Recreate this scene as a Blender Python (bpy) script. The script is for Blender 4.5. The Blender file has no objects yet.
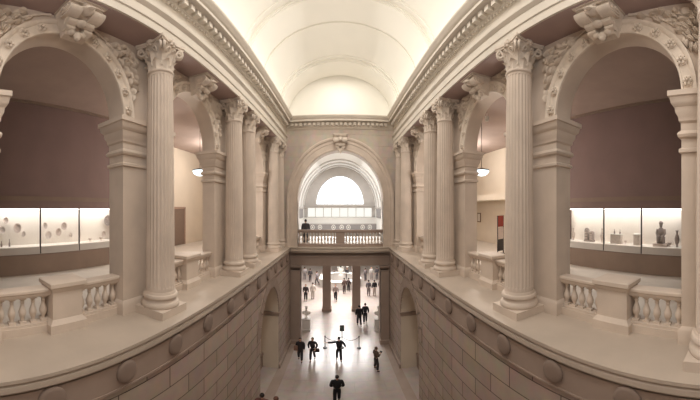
import bpy, bmesh, math, random
from math import sin, cos, pi, tan, atan2, sqrt
from mathutils import Vector, Matrix
random.seed(7)
SC = bpy.context.scene
COL = SC.collection
EYE = 10.0            # camera height over the lower floor
LEDGE = 7.38          # top of the ledge / gallery floor
FAR = 20.8            # hall side of the end wall

# ------------------------------------------------------------------ materials
def lin(r, g, b):
    f = lambda c: (c/255/12.92 if c/255 <= .04045 else ((c/255+.055)/1.055)**2.4)
    return (f(r), f(g), f(b), 1)

def mat(name, col, rough=.75, var=.12, scale=1.2, bump=.0, metal=0., emit=None, strength=0., bscale=40.):
    m = bpy.data.materials.new(name); m.use_nodes = True
    nt = m.node_tree; N = nt.nodes; L = nt.links
    b = N['Principled BSDF']
    b.inputs['Roughness'].default_value = rough
    b.inputs['Metallic'].default_value = metal
    if var > 0:
        tc = N.new('ShaderNodeNewGeometry')
        n1 = N.new('ShaderNodeTexNoise'); n1.inputs['Scale'].default_value = scale; n1.inputs['Detail'].default_value = 5
        L.new(tc.outputs['Position'], n1.inputs['Vector'])
        r = N.new('ShaderNodeValToRGB')
        r.color_ramp.elements[0].position = .3; r.color_ramp.elements[1].position = .72
        r.color_ramp.elements[0].color = tuple(c*(1-var) for c in col[:3])+(1,)
        r.color_ramp.elements[1].color = tuple(min(1, c*(1+var)) for c in col[:3])+(1,)
        L.new(n1.outputs['Fac'], r.inputs['Fac']); L.new(r.outputs['Color'], b.inputs['Base Color'])
        if bump > 0:
            n2 = N.new('ShaderNodeTexNoise'); n2.inputs['Scale'].default_value = bscale
            L.new(tc.outputs['Position'], n2.inputs['Vector'])
            bp = N.new('ShaderNodeBump'); bp.inputs['Strength'].default_value = bump; bp.inputs['Distance'].default_value = .02
            L.new(n2.outputs['Fac'], bp.inputs['Height']); L.new(bp.outputs['Normal'], b.inputs['Normal'])
    else:
        b.inputs['Base Color'].default_value = col
    if emit:
        b.inputs['Emission Color'].default_value = emit
        b.inputs['Emission Strength'].default_value = strength
    return m

def ashlar(name, col, joint, bw, bh, off=.5, msize=.012, plane='yz', var=.1):
    """coursed stone: a brick texture laid on the wall plane, recessed joints"""
    m = bpy.data.materials.new(name); m.use_nodes = True
    nt = m.node_tree; N = nt.nodes; L = nt.links
    b = N['Principled BSDF']; b.inputs['Roughness'].default_value = .8
    g = N.new('ShaderNodeNewGeometry'); s = N.new('ShaderNodeSeparateXYZ'); c = N.new('ShaderNodeCombineXYZ')
    L.new(g.outputs['Position'], s.inputs[0])
    if plane == 'yz':
        L.new(s.outputs['Y'], c.inputs['X']); L.new(s.outputs['Z'], c.inputs['Y'])
    elif plane == 'xz':
        L.new(s.outputs['X'], c.inputs['X']); L.new(s.outputs['Z'], c.inputs['Y'])
    else:
        L.new(s.outputs['X'], c.inputs['X']); L.new(s.outputs['Y'], c.inputs['Y'])
    t = N.new('ShaderNodeTexBrick'); t.offset = off
    t.inputs['Scale'].default_value = 1; t.inputs['Brick Width'].default_value = bw; t.inputs['Row Height'].default_value = bh
    t.inputs['Mortar Size'].default_value = msize; t.inputs['Mortar Smooth'].default_value = .3
    t.inputs['Color1'].default_value = tuple(x*(1-var) for x in col[:3])+(1,)
    t.inputs['Color2'].default_value = tuple(min(1, x*(1+var)) for x in col[:3])+(1,)
    t.inputs['Mortar'].default_value = joint
    L.new(c.outputs[0], t.inputs['Vector'])
    n = N.new('ShaderNodeTexNoise'); n.inputs['Scale'].default_value = 2.2; n.inputs['Detail'].default_value = 6
    L.new(g.outputs['Position'], n.inputs['Vector'])
    mx = N.new('ShaderNodeMix'); mx.data_type = 'RGBA'; mx.blend_type = 'MULTIPLY'; mx.inputs[0].default_value = .35
    L.new(t.outputs['Color'], mx.inputs[6]); L.new(n.outputs['Color'], mx.inputs[7])
    hs = N.new('ShaderNodeHueSaturation'); hs.inputs['Saturation'].default_value = .95; hs.inputs['Value'].default_value = 1.15
    L.new(mx.outputs[2], hs.inputs['Color']); L.new(hs.outputs[0], b.inputs['Base Color'])
    inv = N.new('ShaderNodeMath'); inv.operation = 'SUBTRACT'; inv.inputs[0].default_value = 1
    L.new(t.outputs['Fac'], inv.inputs[1])
    bp = N.new('ShaderNodeBump'); bp.inputs['Strength'].default_value = .6; bp.inputs['Distance'].default_value = .03
    L.new(inv.outputs[0], bp.inputs['Height']); L.new(bp.outputs[0], b.inputs['Normal'])
    return m

def emis(name, col, s):
    m = bpy.data.materials.new(name); m.use_nodes = True
    nt = m.node_tree; nt.nodes.clear()
    o = nt.nodes.new('ShaderNodeOutputMaterial'); e = nt.nodes.new('ShaderNodeEmission')
    e.inputs[0].default_value = col; e.inputs[1].default_value = s
    nt.links.new(e.outputs[0], o.inputs[0]); return m

def glassmat(name):
    m = bpy.data.materials.new(name); m.use_nodes = True
    nt = m.node_tree; nt.nodes.clear(); N = nt.nodes
    o = N.new('ShaderNodeOutputMaterial'); t = N.new('ShaderNodeBsdfTransparent'); g = N.new('ShaderNodeBsdfGlossy')
    t.inputs[0].default_value = (.96, .97, .96, 1); g.inputs['Roughness'].default_value = .03
    f = N.new('ShaderNodeMixShader'); f.inputs[0].default_value = .05
    nt.links.new(t.outputs[0], f.inputs[1]); nt.links.new(g.outputs[0], f.inputs[2]); nt.links.new(f.outputs[0], o.inputs[0])
    return m

STONE = lin(208, 192, 177)
M = dict(
    stone=mat('limestone', STONE, .8, .07, 1.6, .15),
    carved=mat('carved_limestone', lin(216, 202, 187), .8, .1, 5, .2, bscale=60),
    ledge=mat('ledge_limestone', lin(186, 171, 156), .7, .08, .9, .1),
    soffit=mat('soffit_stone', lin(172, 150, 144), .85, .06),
    corn=mat('cornice_stone', lin(214, 204, 190), .8, .05),
    plaster=mat('ceiling_plaster', lin(240, 235, 224), .9, .015, .5),
    lower=ashlar('lower_ashlar', lin(170, 151, 137), lin(88, 72, 62), 1.75, .62, msize=.016),
    lowerx=ashlar('end_wall_ashlar', lin(200, 185, 170), lin(178, 162, 148), 1.6, .8, msize=.006, plane='xz', var=.04),
    lowplain=mat('plain_lower_stone', lin(157, 138, 125), .8, .07),
    roundel=mat('roundel_stone', lin(134, 116, 104), .85, .07),
    maroon=mat('gallery_dark_paint', lin(136, 114, 109), .9, .06, .8),
    cream=mat('gallery_cream_and_lit_jamb', lin(216, 202, 184), .9, .04, .8),
    gceil=mat('gallery_ceiling_paint', lin(170, 150, 140), .9, .05),
    gwood=mat('gallery_dado', lin(138, 118, 104), .7, .08),
    gfloor=mat('gallery_floor_stone', lin(210, 200, 188), .5, .06),
    floor=ashlar('floor_marble', lin(178, 163, 155), lin(168, 153, 145), 1.8, 1.2, msize=.006, plane='xy', var=.03),
    border=mat('floor_border_stone', lin(160, 142, 130), .5, .08),
    white=mat('white_paint', lin(238, 236, 230), .8, .02),
    grey=mat('pale_grey_stone', lin(196, 190, 184), .8, .05),
    midgrey=mat('mid_grey_stone', lin(150, 146, 144), .8, .05),
    casewhite=mat('case_lining', lin(240, 232, 224), .8, .02, 2),
    dark=mat('dark_metal', lin(52, 44, 42), .5, .05),
    bronze=mat('bronze', lin(70, 58, 48), .4, .1, metal=.5),
    marble=mat('sculpture_marble', lin(228, 222, 214), .6, .06),
    glass=glassmat('clear_glass'),
    lightpanel=emis('case_light', (1, .93, .88, 1), 5.5),
    window=emis('daylight_window', (.93, .98, 1, 1), 2.2),
    pane=emis('lit_gallery_pane', (1, .98, .9, 1), 1.15),
    bowl=emis('lamp_bowl_glow', (.86, .98, 1, 1), 3.0),
    skin=mat('skin', lin(196, 150, 126), .6, .05, 20),
    hair=mat('dark_hair', lin(40, 32, 28), .7, .1, 30),
    eye=mat('eye_dark', lin(30, 24, 22), .4, 0),
    shoe=mat('shoe_leather', lin(36, 32, 32), .5, .05),
)
M['floor'].node_tree.nodes['Principled BSDF'].inputs['Roughness'].default_value = .28
def cloth(name, rgb): 
    k = 'cloth_'+name
    if k not in M: M[k] = mat(k, lin(*rgb), .85, .12, 18)
    return M[k]

# ------------------------------------------------------------------ mesh helpers
class MB:
    def __init__(s): s.bm = bmesh.new()
    def poly(s, pts):
        vs = [s.bm.verts.new(p) for p in pts]
        try: return s.bm.faces.new(vs)
        except ValueError: return None
    def box(s, x0, x1, y0, y1, z0, z1):
        x0, x1 = sorted((x0, x1)); y0, y1 = sorted((y0, y1)); z0, z1 = sorted((z0, z1))
        v = [s.bm.verts.new(p) for p in ((x0,y0,z0),(x1,y0,z0),(x1,y1,z0),(x0,y1,z0),(x0,y0,z1),(x1,y0,z1),(x1,y1,z1),(x0,y1,z1))]
        for f in ((0,3,2,1),(4,5,6,7),(0,1,5,4),(1,2,6,5),(2,3,7,6),(3,0,4,7)): s.bm.faces.new([v[i] for i in f])
        return s
    def grid(s, rows, close_u=False, close_v=False, cap0=False, cap1=False):
        V = [[s.bm.verts.new(p) for p in r] for r in rows]
        n, k = len(V), len(V[0])
        for i in range(n if close_v else n-1):
            for j in range(k if close_u else k-1):
                a, b = V[i], V[(i+1) % n]
                try: s.bm.faces.new((a[j], a[(j+1) % k], b[(j+1) % k], b[j]))
                except ValueError: pass
        if cap0: s.bm.faces.new(V[0][::-1])
        if cap1: s.bm.faces.new(V[-1])
        return s
    def lathe(s, prof, c=(0,0,0), n=24, axis='z', caps=True, flute=None):
        rows = []
        for r, h in prof:
            row = []
            for i in range(n):
                a = 2*pi*i/n; rr = r*(flute(a) if flute else 1)
                u, v = rr*cos(a), rr*sin(a)
                p = {'z': (u, v, h), 'y': (u, h, v), 'x': (h, u, v)}[axis]
                row.append((c[0]+p[0], c[1]+p[1], c[2]+p[2]))
            rows.append(row)
        return s.grid(rows, close_u=True, cap0=caps and prof[0][0] > 1e-5, cap1=caps and prof[-1][0] > 1e-5)
    def tube(s, pts, rad, n=8, caps=True):
        pts = [Vector(p) for p in pts]
        if not isinstance(rad, (list, tuple)): rad = [rad]*len(pts)
        rows = []; up = None
        for i, p in enumerate(pts):
            d = (pts[min(i+1, len(pts)-1)]-pts[max(i-1, 0)]).normalized()
            if up is None: up = Vector((0,0,1)) if abs(d.z) < .9 else Vector((1,0,0))
            a = d.cross(up).normalized(); b = a.cross(d).normalized(); up = b
            rows.append([p+a*rad[i]*cos(2*pi*k/n)+b*rad[i]*sin(2*pi*k/n) for k in range(n)])
        return s.grid(rows, close_u=True, cap0=caps, cap1=caps)
    def ball(s, c, r, u=10, v=6, M4=None):
        if not isinstance(r, (tuple, list)): r = (r, r, r)
        m = Matrix.Translation(c) @ (M4 or Matrix()) @ Matrix.Diagonal((r[0], r[1], r[2], 1))
        bmesh.ops.create_uvsphere(s.bm, u_segments=u, v_segments=v, radius=1, matrix=m); return s
    def prism(s, outline, a0, a1, f):
        """extrude a closed 2-D outline between a0 and a1; f(u, v, a) -> point"""
        r0 = [f(u, v, a0) for u, v in outline]; r1 = [f(u, v, a1) for u, v in outline]
        return s.grid([r0, r1], close_u=True, cap0=True, cap1=True)
    def build(s, name, m, parent=None, angle=35, kind=None, fix=True):
        if fix: bmesh.ops.recalc_face_normals(s.bm, faces=s.bm.faces[:])
        me = bpy.data.meshes.new(name); s.bm.to_mesh(me); s.bm.free()
        ms = m if isinstance(m, (list, tuple)) else [m]
        for q in ms: me.materials.append(q)
        me.shade_smooth(); me.set_sharp_from_angle(angle=math.radians(angle))
        o = bpy.data.objects.new(name, me); COL.objects.link(o)
        if parent: o.parent = parent
        if kind: o['kind'] = kind
        return o

def struct(name, mb, m, angle=35, fix=True): return mb.build(name, m, None, angle, 'structure', fix)
def tag(o, label, cat, group=None, kind='thing'):
    o['label'] = label; o['category'] = cat; o['kind'] = kind
    if group: o['group'] = group
    return o
def thing(name, label, cat, loc=(0,0,0), rz=0, group=None):
    o = bpy.data.objects.new(name, None); COL.objects.link(o)
    o.location = loc; o.rotation_euler = (0,0,rz); o.empty_display_size = .2
    return tag(o, label, cat, group)
def dup(o, parent=None):
    c = o.copy(); COL.objects.link(c); c.parent = parent
    for ch in list(o.children): dup(ch, c)
    return c
def bracket(mb, prof, rect, close_bottom=False):
    """mitred moulding round a rectangle: prof = [(offset, z)], rect = (x0, x1, y0, y1)"""
    x0, x1, y0, y1 = rect
    rows = [[(x0-o, y0-o, z), (x1+o, y0-o, z), (x1+o, y1+o, z), (x0-o, y1+o, z)] for o, z in prof]
    return mb.grid(rows, close_u=True, cap0=True, cap1=True)
def rect(s, L0, L1, y0, y1):
    return (min(s*L0, s*L1), max(s*L0, s*L1), y0, y1)
def wpt(px, py, L):
    """the point of the vertical plane x = +-L that stands behind a bearing of the photograph"""
    th = (px-339.73)/256; ph = (208.95-py)/304.1
    r = L/abs(sin(th)); return (L*(1 if th > 0 else -1), r*cos(th), EYE+r*tan(ph))
def fpt(px, py, z=0.):
    th = (px-339.73)/256; ph = (py-208.95)/304.1
    r = (EYE-z)/tan(ph); return (r*sin(th), r*cos(th), z)

SIDES = ((-1, 'left'), (1, 'right'))
WF, WB = 5.40, 6.02          # arcade wall faces (distance from the hall's axis)
SPR, AR, AO = 12.20, 1.74, 2.11   # springing, arch radius, archivolt outer radius
ARCH = (3.04, 8.40, 15.65)
COLS = (0.45, 5.75, 11.10, 13.00, 18.25, 20.12)
CL = 4.85                    # column axis
SOF = 14.46                  # underside of the entablature
YB = -4.0

# ------------------------------------------------------------------ arcade walls
def arch_strip(mb, f, yc, r, z0, z1, n=24):
    """wall with a round opening between y = yc-r .. yc+r from springing z0 up to z1; f(side, y, z)"""
    A = [(yc-r*cos(pi*i/n), z0+r*sin(pi*i/n)) for i in range(n+1)]
    for k in (0, 1):
        mb.grid([[f(k, y, z) for y, z in A], [f(k, y, z1) for y, z in A]])
    mb.grid([[f(0, y, z) for y, z in A], [f(1, y, z) for y, z in A]])

def ring(mb, prof, yc, z0, f, n=48, a0=0., a1=pi):
    """moulding swept round an arch: prof = [(radius, projection)]"""
    rows = []
    for i in range(n+1):
        a = a0+(a1-a0)*i/n
        rows.append([f(yc-r*cos(a), z0+r*sin(a), p) for r, p in prof])
    return mb.grid(rows)

def leaf_lump(mb, c, d, nrm, ln, w, h):
    """a raised pointed leaf lying on a wall: c base, d along, nrm out of the wall"""
    c, d, nrm = Vector(c), Vector(d).normalized(), Vector(nrm)
    t = d.cross(nrm)
    rows = []
    for q, ww, hh in ((0, .25, .3), (.3, .95, .9), (.6, 1, 1.), (.85, .5, .8), (1, .04, .35)):
        p = c+d*ln*q
        rows.append([p-t*w*ww, p-t*w*ww*.55+nrm*h*hh, p+nrm*h*hh*.7, p+t*w*ww*.55+nrm*h*hh, p+t*w*ww])
    mb.grid(rows)

def keystone_mesh(mb, fw):
    """scrolled console with a cap slab, side volutes, a mask and a leaf; fw(u along wall, p out of wall, z) , z 0 = bottom, 1.05 top"""
    prof = [(0, 0), (.16, .02), (.22, .12), (.2, .25), (.24, .38), (.36, .5), (.5, .62), (.56, .76), (.52, .88), (0, .9)]
    for (ua, ub) in ((-.26, -.13), (-.13, .13), (.13, .26)):
        k = .0 if abs(ua) > .15 or ub > .15 else -.05
        P = [(max(0, p+k) if p > 0 else 0, z) for p, z in prof]
        w = lambda z: 1+.55*z
        r0 = [fw(ua*w(z), p, z) for p, z in P]; r1 = [fw(ub*w(z), p, z) for p, z in P]
        mb.grid([r0, r1], close_u=True, cap0=True, cap1=True)
    # cap slab with a moulded edge
    for o, z0, z1 in ((.0, .88, .94), (.05, .94, 1.0), (.09, 1.0, 1.06)):
        mb.grid([[fw(-.36-o, 0, z), fw(.36+o, 0, z), fw(.36+o, .58+o, z), fw(-.36-o, .58+o, z)] for z in (z0, z1)], close_u=True, cap0=True, cap1=True)
    # volutes rolled at the upper corners
    for sg in (-1, 1):
        for rr, u0, u1 in ((.21, .12, .40), (.14, .40, .43), (.07, .43, .46)):
            prof2 = [[fw(sg*u, .38+rr*cos(2*pi*i/16), .68+rr*sin(2*pi*i/16)) for i in range(16)] for u in (u0, u1)]
            mb.grid(prof2, close_u=True, cap0=True, cap1=True)
        for rr, pc, zc in ((.13, .26, .4), (.1, .2, .2)):
            prof2 = [[fw(sg*u, pc+rr*cos(2*pi*i/12), zc+rr*sin(2*pi*i/12)) for i in range(12)] for u in (.1, .3)]
            mb.grid(prof2, close_u=True, cap0=True, cap1=True)
    # mask and beard between the volutes
    def lump(u, p, z, ru, rp, rz, nu=10, nv=7):
        rows = []
        for i in range(nv+1):
            b = -pi/2+pi*i/nv
            rows.append([fw(u+ru*cos(b)*cos(2*pi*j/nu), p+rp*cos(b)*sin(2*pi*j/nu), z+rz*sin(b)) for j in range(nu)])
        mb.grid(rows, close_u=True)
    lump(0, .5, .72, .17, .16, .17); lump(0, .64, .66, .07, .07, .06); lump(-.09, .6, .78, .05, .05, .04); lump(.09, .6, .78, .05, .05, .04)
    lump(0, .34, .36, .12, .1, .13)
    for u, z, ru, rz in ((0, .02, .1, .15), (-.13, .1, .09, .12), (.13, .1, .09, .12), (0, -.1, .07, .09)):
        lump(u, .2, z, ru, .07, rz)

def arcade(s, side):
    f = lambda k, y, z: (s*(WF if k == 0 else WB), y, z)
    mb = MB()
    edges = [YB]+[e for c in ARCH for e in (c-AR, c+AR)]+[FAR]
    for i in range(0, len(edges), 2):
        y0, y1 = edges[i], edges[i+1]
        for k in (0, 1): mb.poly([f(k, y0, SPR), f(k, y1, SPR), f(k, y1, 15.0), f(k, y0, 15.0)])
    for c in ARCH: arch_strip(mb, f, c, AR, SPR, 15.0)
    bmesh.ops.remove_doubles(mb.bm, verts=mb.bm.verts[:], dist=.0005)
    wall = struct('wall_'+side, mb, M['stone'])
    # piers with a plinth and a moulded impost
    for i in range(0, len(edges), 2):
        y0, y1 = edges[i], edges[i+1]
        mb = MB(); R = rect(s, WF, WB, y0, y1)
        bracket(mb, [(0, LEDGE), (0, SPR)], R)
        bracket(mb, [(.07, LEDGE), (.07, LEDGE+.28), (.04, LEDGE+.33), (.0, LEDGE+.37)], R)
        pier = mb.build('pier', M['stone'], wall)
        mb = MB()
        bracket(mb, [(0, 11.02), (.05, 11.04), (.05, 11.1), (.0, 11.13)], R)
        bracket(mb, [(0, 11.30), (.06, 11.33), (.08, 11.38), (.06, 11.42), (.01, 11.46), (.01, 11.6), (.05, 11.64), (.06, 11.72), (.11, 11.8), (.12, 11.9), (.19, 11.97), (.21, 12.08), (.25, 12.1), (.25, SPR+.005), (0, SPR+.005)], R)
        mb.build('impost', M['stone'], pier)
    for c in ARCH:
        fr = lambda y, z, p: (s*(WF-p), y, z)
        mb = MB()
        ring(mb, [(AR-.0, -.1), (AR, .02), (AR+.01, .05), (AR+.05, .06), (AR+.06, .035), (AO-.12, .035), (AO-.1, .06), (AO-.06, .09), (AO-.01, .1), (AO, .08), (AO, 0)], c, SPR, fr)
        av = mb.build('archivolt', M['carved'], wall)
        for k in range(12):
            a = pi*(k+.5)/12 if True else 0
            if abs(a-pi/2) < .2: continue
            rm = (AR+AO)/2-.02
            yy, zz = c-rm*cos(a), SPR+rm*sin(a)
            mb = MB()
            for q in range(6):
                b = 2*pi*q/6
                mb.ball((s*(WF-.07), yy+.075*cos(b), zz+.075*sin(b)), (.055, .046, .046), 6, 4)
            mb.lathe([(.128, 0), (.128, -s*.025), (.1, -s*.04)], (s*(WF-.03), yy, zz), 14, 'x')
            mb.ball((s*(WF-.11), yy, zz), (.05, .036, .036), 6, 4)
            mb.build('rosette', M['carved'], av)
        mb = MB()
        keystone_mesh(mb, lambda u, p, z: (s*(WF-.04-p*1.3), c+.05+u*1.15, SPR+AR-.14+z*.67))
        mb.build('keystone', M['carved'], wall)
        # laurel relief in the two spandrels
        for sg in (-1, 1):
            mb = MB(); nrm = (-s, 0, 0)
            for k in range(24):      # twigs
                pass
            for iy in range(15):
                for iz in range(15):
                    dy = .42+iy*.122+random.uniform(-.05, .05)+(.07 if iz % 2 else 0)
                    z = SPR+.15+iz*.15+random.uniform(-.05, .05)
                    r = sqrt(dy*dy+(z-SPR)**2)
                    if r < AO+.08 or z > SOF-.16 or dy > 2.1: continue
                    a = atan2(z-SPR, dy)
                    d = (0, sg*(sin(a)+random.uniform(-.6, .6)), -cos(a)+random.uniform(-.6, .6))
                    leaf_lump(mb, (s*WF, c+sg*dy, z), d, nrm, random.uniform(.2, .32), random.uniform(.055, .085), random.uniform(.09, .19))
            pts = [(s*(WF-.03), c+sg*(AO+.16)*cos(a), SPR+min(2.2, (AO+.16)*sin(a))) for a in [1.35-.1*q for q in range(9)]]
            mb.tube(pts, [.04-.003*q for q in range(9)], 6)
            if s: mb.ball((s*(WF-.05), c+sg*1.85, SOF-.3), (.1, .12, .12), 8, 5)
            mb.build('spandrel_relief', M['carved'], wall)
    return wall
for s, side in SIDES: arcade(s, side)

# ------------------------------------------------------------------ columns
def column_proto():
    root = thing('corinthian_column', '', 'column')
    h = SOF-LEDGE
    mb = MB(); mb.box(-.55, .55, -.55, .55, 0, .2); mb.build('plinth', M['stone'], root)
    mb = MB(); mb.lathe([(.54, .2), (.56, .24), (.555, .29), (.53, .33), (.5, .34), (.475, .37), (.47, .41), (.49, .44), (.515, .45), (.52, .49), (.5, .53), (.46, .54), (.45, .57), (.44, .6)], n=32)
    mb.build('base', M['stone'], root)
    def fl(a):
        t = (a*24/(2*pi)) % 1
        return 1-.055*max(0, sin(pi*(t-.14)/.72)) if .14 < t < .86 else 1
    prof = []
    for q in range(9):
        t = q/8; prof.append((.425-.055*t**1.6, .72+(h-.9-.14-.72)*t))
    prof = [(.425, .6), (.425, .70)]+prof
    mb = MB(); n = 24*6
    rows = []
    for i, (r, z) in enumerate(prof):
        fz = 0 if i < 2 else 1
        rows.append([(r*(fl(2*pi*j/n) if fz else 1)*cos(2*pi*j/n), r*(fl(2*pi*j/n) if fz else 1)*sin(2*pi*j/n), z) for j in range(n)])
    mb.grid(rows, close_u=True)
    zt = h-.9
    mb.lathe([(.37, zt-.14), (.375, zt-.08), (.4, zt-.06), (.41, zt-.03), (.4, zt), (.36, zt+.005)], n=32)
    mb.build('shaft', M['stone'], root, 40)
    # capital: bell, two rows of acanthus, volutes, abacus
    mb = MB(); H = .9
    mb.lathe([(.35, 0), (.35, .3), (.37, .55), (.42, .72), (.46, .76)], (0, 0, zt), 24)
    def acanthus(a, r0, z0, hh, w, curl):
        rows = []
        for q in range(8):
            t = q/7
            z = z0+hh*(t-.28*max(0, t-.68)*t*2.6)
            r = r0+.02+curl*t**2.6
            ww = w*(.75+.35*sin(pi*min(1, t*1.15)))*(1 if t < .75 else 1-(t-.75)*2.6)*(1+.12*(-1)**q)
            row = []
            for j in range(5):
                u = (j-2)/2
                bend = r-.045*u*u*(1-.3*t)+(.025 if j == 2 else 0)
                row.append((bend*cos(a)-ww*u*sin(a), bend*sin(a)+ww*u*cos(a), zt+z))
            rows.append(row)
        mb.grid(rows)
        rr = [[Vector(p)-Vector((cos(a), sin(a), 0))*.03 for p in row] for row in rows]
        mb.grid([[tuple(p) for p in row][::-1] for row in rr])
    for k in range(8): acanthus(2*pi*k/8+pi/8, .34, .0, .36, .13, .15)
    for k in range(8): acanthus(2*pi*k/8, .35, .12, .5, .12, .2)
    for k in range(4):
        a = pi/4+k*pi/2; d = Vector((cos(a), sin(a), 0)); t = Vector((-sin(a), cos(a), 0))
        for w in (-.05, .05):
            pts = []; rad = []
            for q in range(22):
                b = q/21
                if b < .4:
                    e = b/.4; p = d*(.36+.2*e**1.5)+Vector((0, 0, zt+.38+.36*e))
                else:
                    e = (b-.4)/.6; ang = pi/2-e*pi*2.6; r = .13*(1-.72*e)
                    p = d*(.54+r*cos(ang))+Vector((0, 0, zt+.61+r*sin(ang)))
                pts.append(p+t*w); rad.append(.05*(1-.35*b))
            mb.tube(pts, rad, 7)
        # inner helices and the flower of the abacus
        a2 = k*pi/2; d2 = Vector((cos(a2), sin(a2), 0)); t2 = Vector((-sin(a2), cos(a2), 0))
        mb.ball(d2*.47+Vector((0, 0, zt+.82)), (.075, .075, .08), 8, 6)
        for q in range(5):
            b = 2*pi*q/5; mb.ball(d2*.46+t2*.085*cos(b)+Vector((0, 0, zt+.82+.085*sin(b))), .05, 6, 4)
        for sg in (-1, 1):
            pts = [d2*(.4+.04*sin(b))+t2*sg*(.12+.075*(1-.05*i)*cos(b))+Vector((0, 0, zt+.6+.075*(1-.05*i)*sin(b))) for i, b in enumerate([-1.2+.55*q for q in range(12)])]
            mb.tube(pts, .028, 6)
    def abacus(o, z0, z1):
        out = []
        for k in range(4):
            a = k*pi/2
            for u in [-.9, -.6, -.3, 0, .3, .6, .9]:
                dep = .40+.10*u*u/.81+o
                lat = u*.55*(1+o*.5)
                out.append((dep*cos(a)-lat*sin(a), dep*sin(a)+lat*cos(a)))
        mb.grid([[(x, y, z0) for x, y in out], [(x, y, z1) for x, y in out]], close_u=True, cap0=True, cap1=True)
    abacus(0, zt+.76, zt+.82); abacus(.03, zt+.82, zt+.9)
    mb.build('capital', M['carved'], root, 40)
    return root
first = column_proto()
ORD = ('cut off by the frame edge', 'large, between the first and second arch', 'first of the close-set pair past the second arch',
       'second of the close-set pair, before the third arch', 'just past the small third arch', 'in the corner at the end wall')
used = False
for s, side in SIDES:
    for i, y in enumerate(COLS):
        c = first if not used else dup(first); used = True
        c.location = (s*CL, y, LEDGE)
        c['label'] = 'fluted stone column on the %s ledge, %s' % (side, ORD[i])
        c['group'] = 'columns along the %s arcade' % side

# ------------------------------------------------------------------ ledges
LP = [(-1.0, -.0), (.0, .0), (.0, -.05), (-.03, -.07), (-.02, -.2), (-.06, -.24), (-.1, -.3), (-.1, -.36)]   # (towards hall, below top)
def usweep(prof, L, yf, yb=YB):
    """profile swept along left wall, end wall, right wall; prof = [(out, z)] with out measured into the hall"""
    mb = MB()
    path = [lambda o: (-(L-o), yb), lambda o: (-(L-o), yf-o), lambda o: ((L-o), yf-o), lambda o: ((L-o), yb)]
    rows = [[(p(o)[0], p(o)[1], z) for o, z in prof] for p in path]
    return mb.grid(rows)
LED = 3.95
mb = usweep([(-2.3, 0), (0, 0), (0, -.07), (-.05, -.09), (-.05, -.13), (-.02, -.15), (-.02, -.26), (-.1, -.3), (-.1, -.36)], LED, 20.3)
for v in mb.bm.verts: v.co.z += LEDGE
for s, _ in SIDES: pass
ledge = struct('trim_1', mb, M['ledge'])
for s, side in SIDES:
    mb = MB(); mb.box(s*4.05, s*4.12, YB, 20.4, 6.42, 7.04)
    fz = struct('trim_%d' % (2 if s < 0 else 3), mb, M['lowplain'])
    mb = MB(); mb.box(s*4.035, s*4.12, YB, 20.4, 6.37, 6.43); mb.build('frieze_moulding', M['lowplain'], fz)
    for k in range(13):
        y = .2+1.75*k*.99
        if y > 20: break
        mb = MB()
        pr = [(.0, 0), (.27, 0), (.27, .05), (.24, .075), (.2, .085), (.1, .09), (.03, .09)]
        mb.lathe([(r, -s*h) for r, h in pr[1:]], (s*4.05, y, 6.78), 24, 'x')
        mb.build('roundel', M['roundel'], fz)

# ------------------------------------------------------------------ balustrades in the arches
BAL = [(.085, 0), (.085, .07), (.05, .09), (.045, .13), (.06, .17), (.088, .24), (.095, .3), (.085, .36), (.05, .46), (.038, .52), (.05, .54), (.05, .57), (.04, .59), (.06, .62), (.075, .65), (.075, .7)]
def balustrade(yc, lo, hi, rot=False):
    pass
def baluster_mesh():
    mb = MB(); mb.lathe(BAL[2:-1], n=12)
    mb.box(-.08, .08, -.08, .08, 0, .085); mb.box(-.075, .075, -.075, .075, .64, .7)
    o = mb.build('baluster', M['stone']); me = o.data; bpy.data.objects.remove(o); return me
BME = baluster_mesh()
def baluster(parent, loc):
    o = bpy.data.objects.new('baluster', BME); COL.objects.link(o); o.parent = parent; o.location = loc
    return o
APOS = ('first arch before the lit display cases', 'second arch before the hanging lamp', 'small third arch by the end wall')
for s, side in SIDES:
    for ai, c in enumerate(ARCH):
        t = thing('balustrade', 'stone balustrade with a middle pedestal in the %s %s' % (side, APOS[ai]), 'balustrade', (s*5.72, c, LEDGE), 0, 'balustrades of the arcades')
        ped, hw = .41, AR-.0
        for sg in (-1, 1):
            y0, y1 = sorted((sg*ped, sg*hw))
            mb = MB(); mb.box(-.17, .17, y0, y1, 0, .18); mb.box(-.14, .14, y0, y1, .18, .24); mb.build('base_rail', M['stone'], t)
            mb = MB()
            mb.prism([(-.13, .82), (.13, .82), (.15, .86), (.15, .89), (.18, .92), (.18, .97), (.16, .99), (-.16, .99), (-.18, .97), (-.18, .92), (-.15, .89), (-.15, .86)], y0, y1, lambda u, v, a: (u, a, v))
            mb.build('top_rail', M['stone'], t)
            for k in range(5): baluster(t, (0, sg*(ped+(hw-ped)*(k+.5)/5), .22)).scale = (1, 1, .87)
        mb = MB(); R = (-.28, .28, -ped, ped)
        bracket(mb, [(.09, 0), (.09, .2), (.06, .23), (.03, .27), (.0, .3), (0, .9), (.03, .93), (.04, .98), (.09, 1.02), (.09, 1.1), (.06, 1.12)], R)
        mb.build('pedestal', M['stone'], t)

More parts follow.
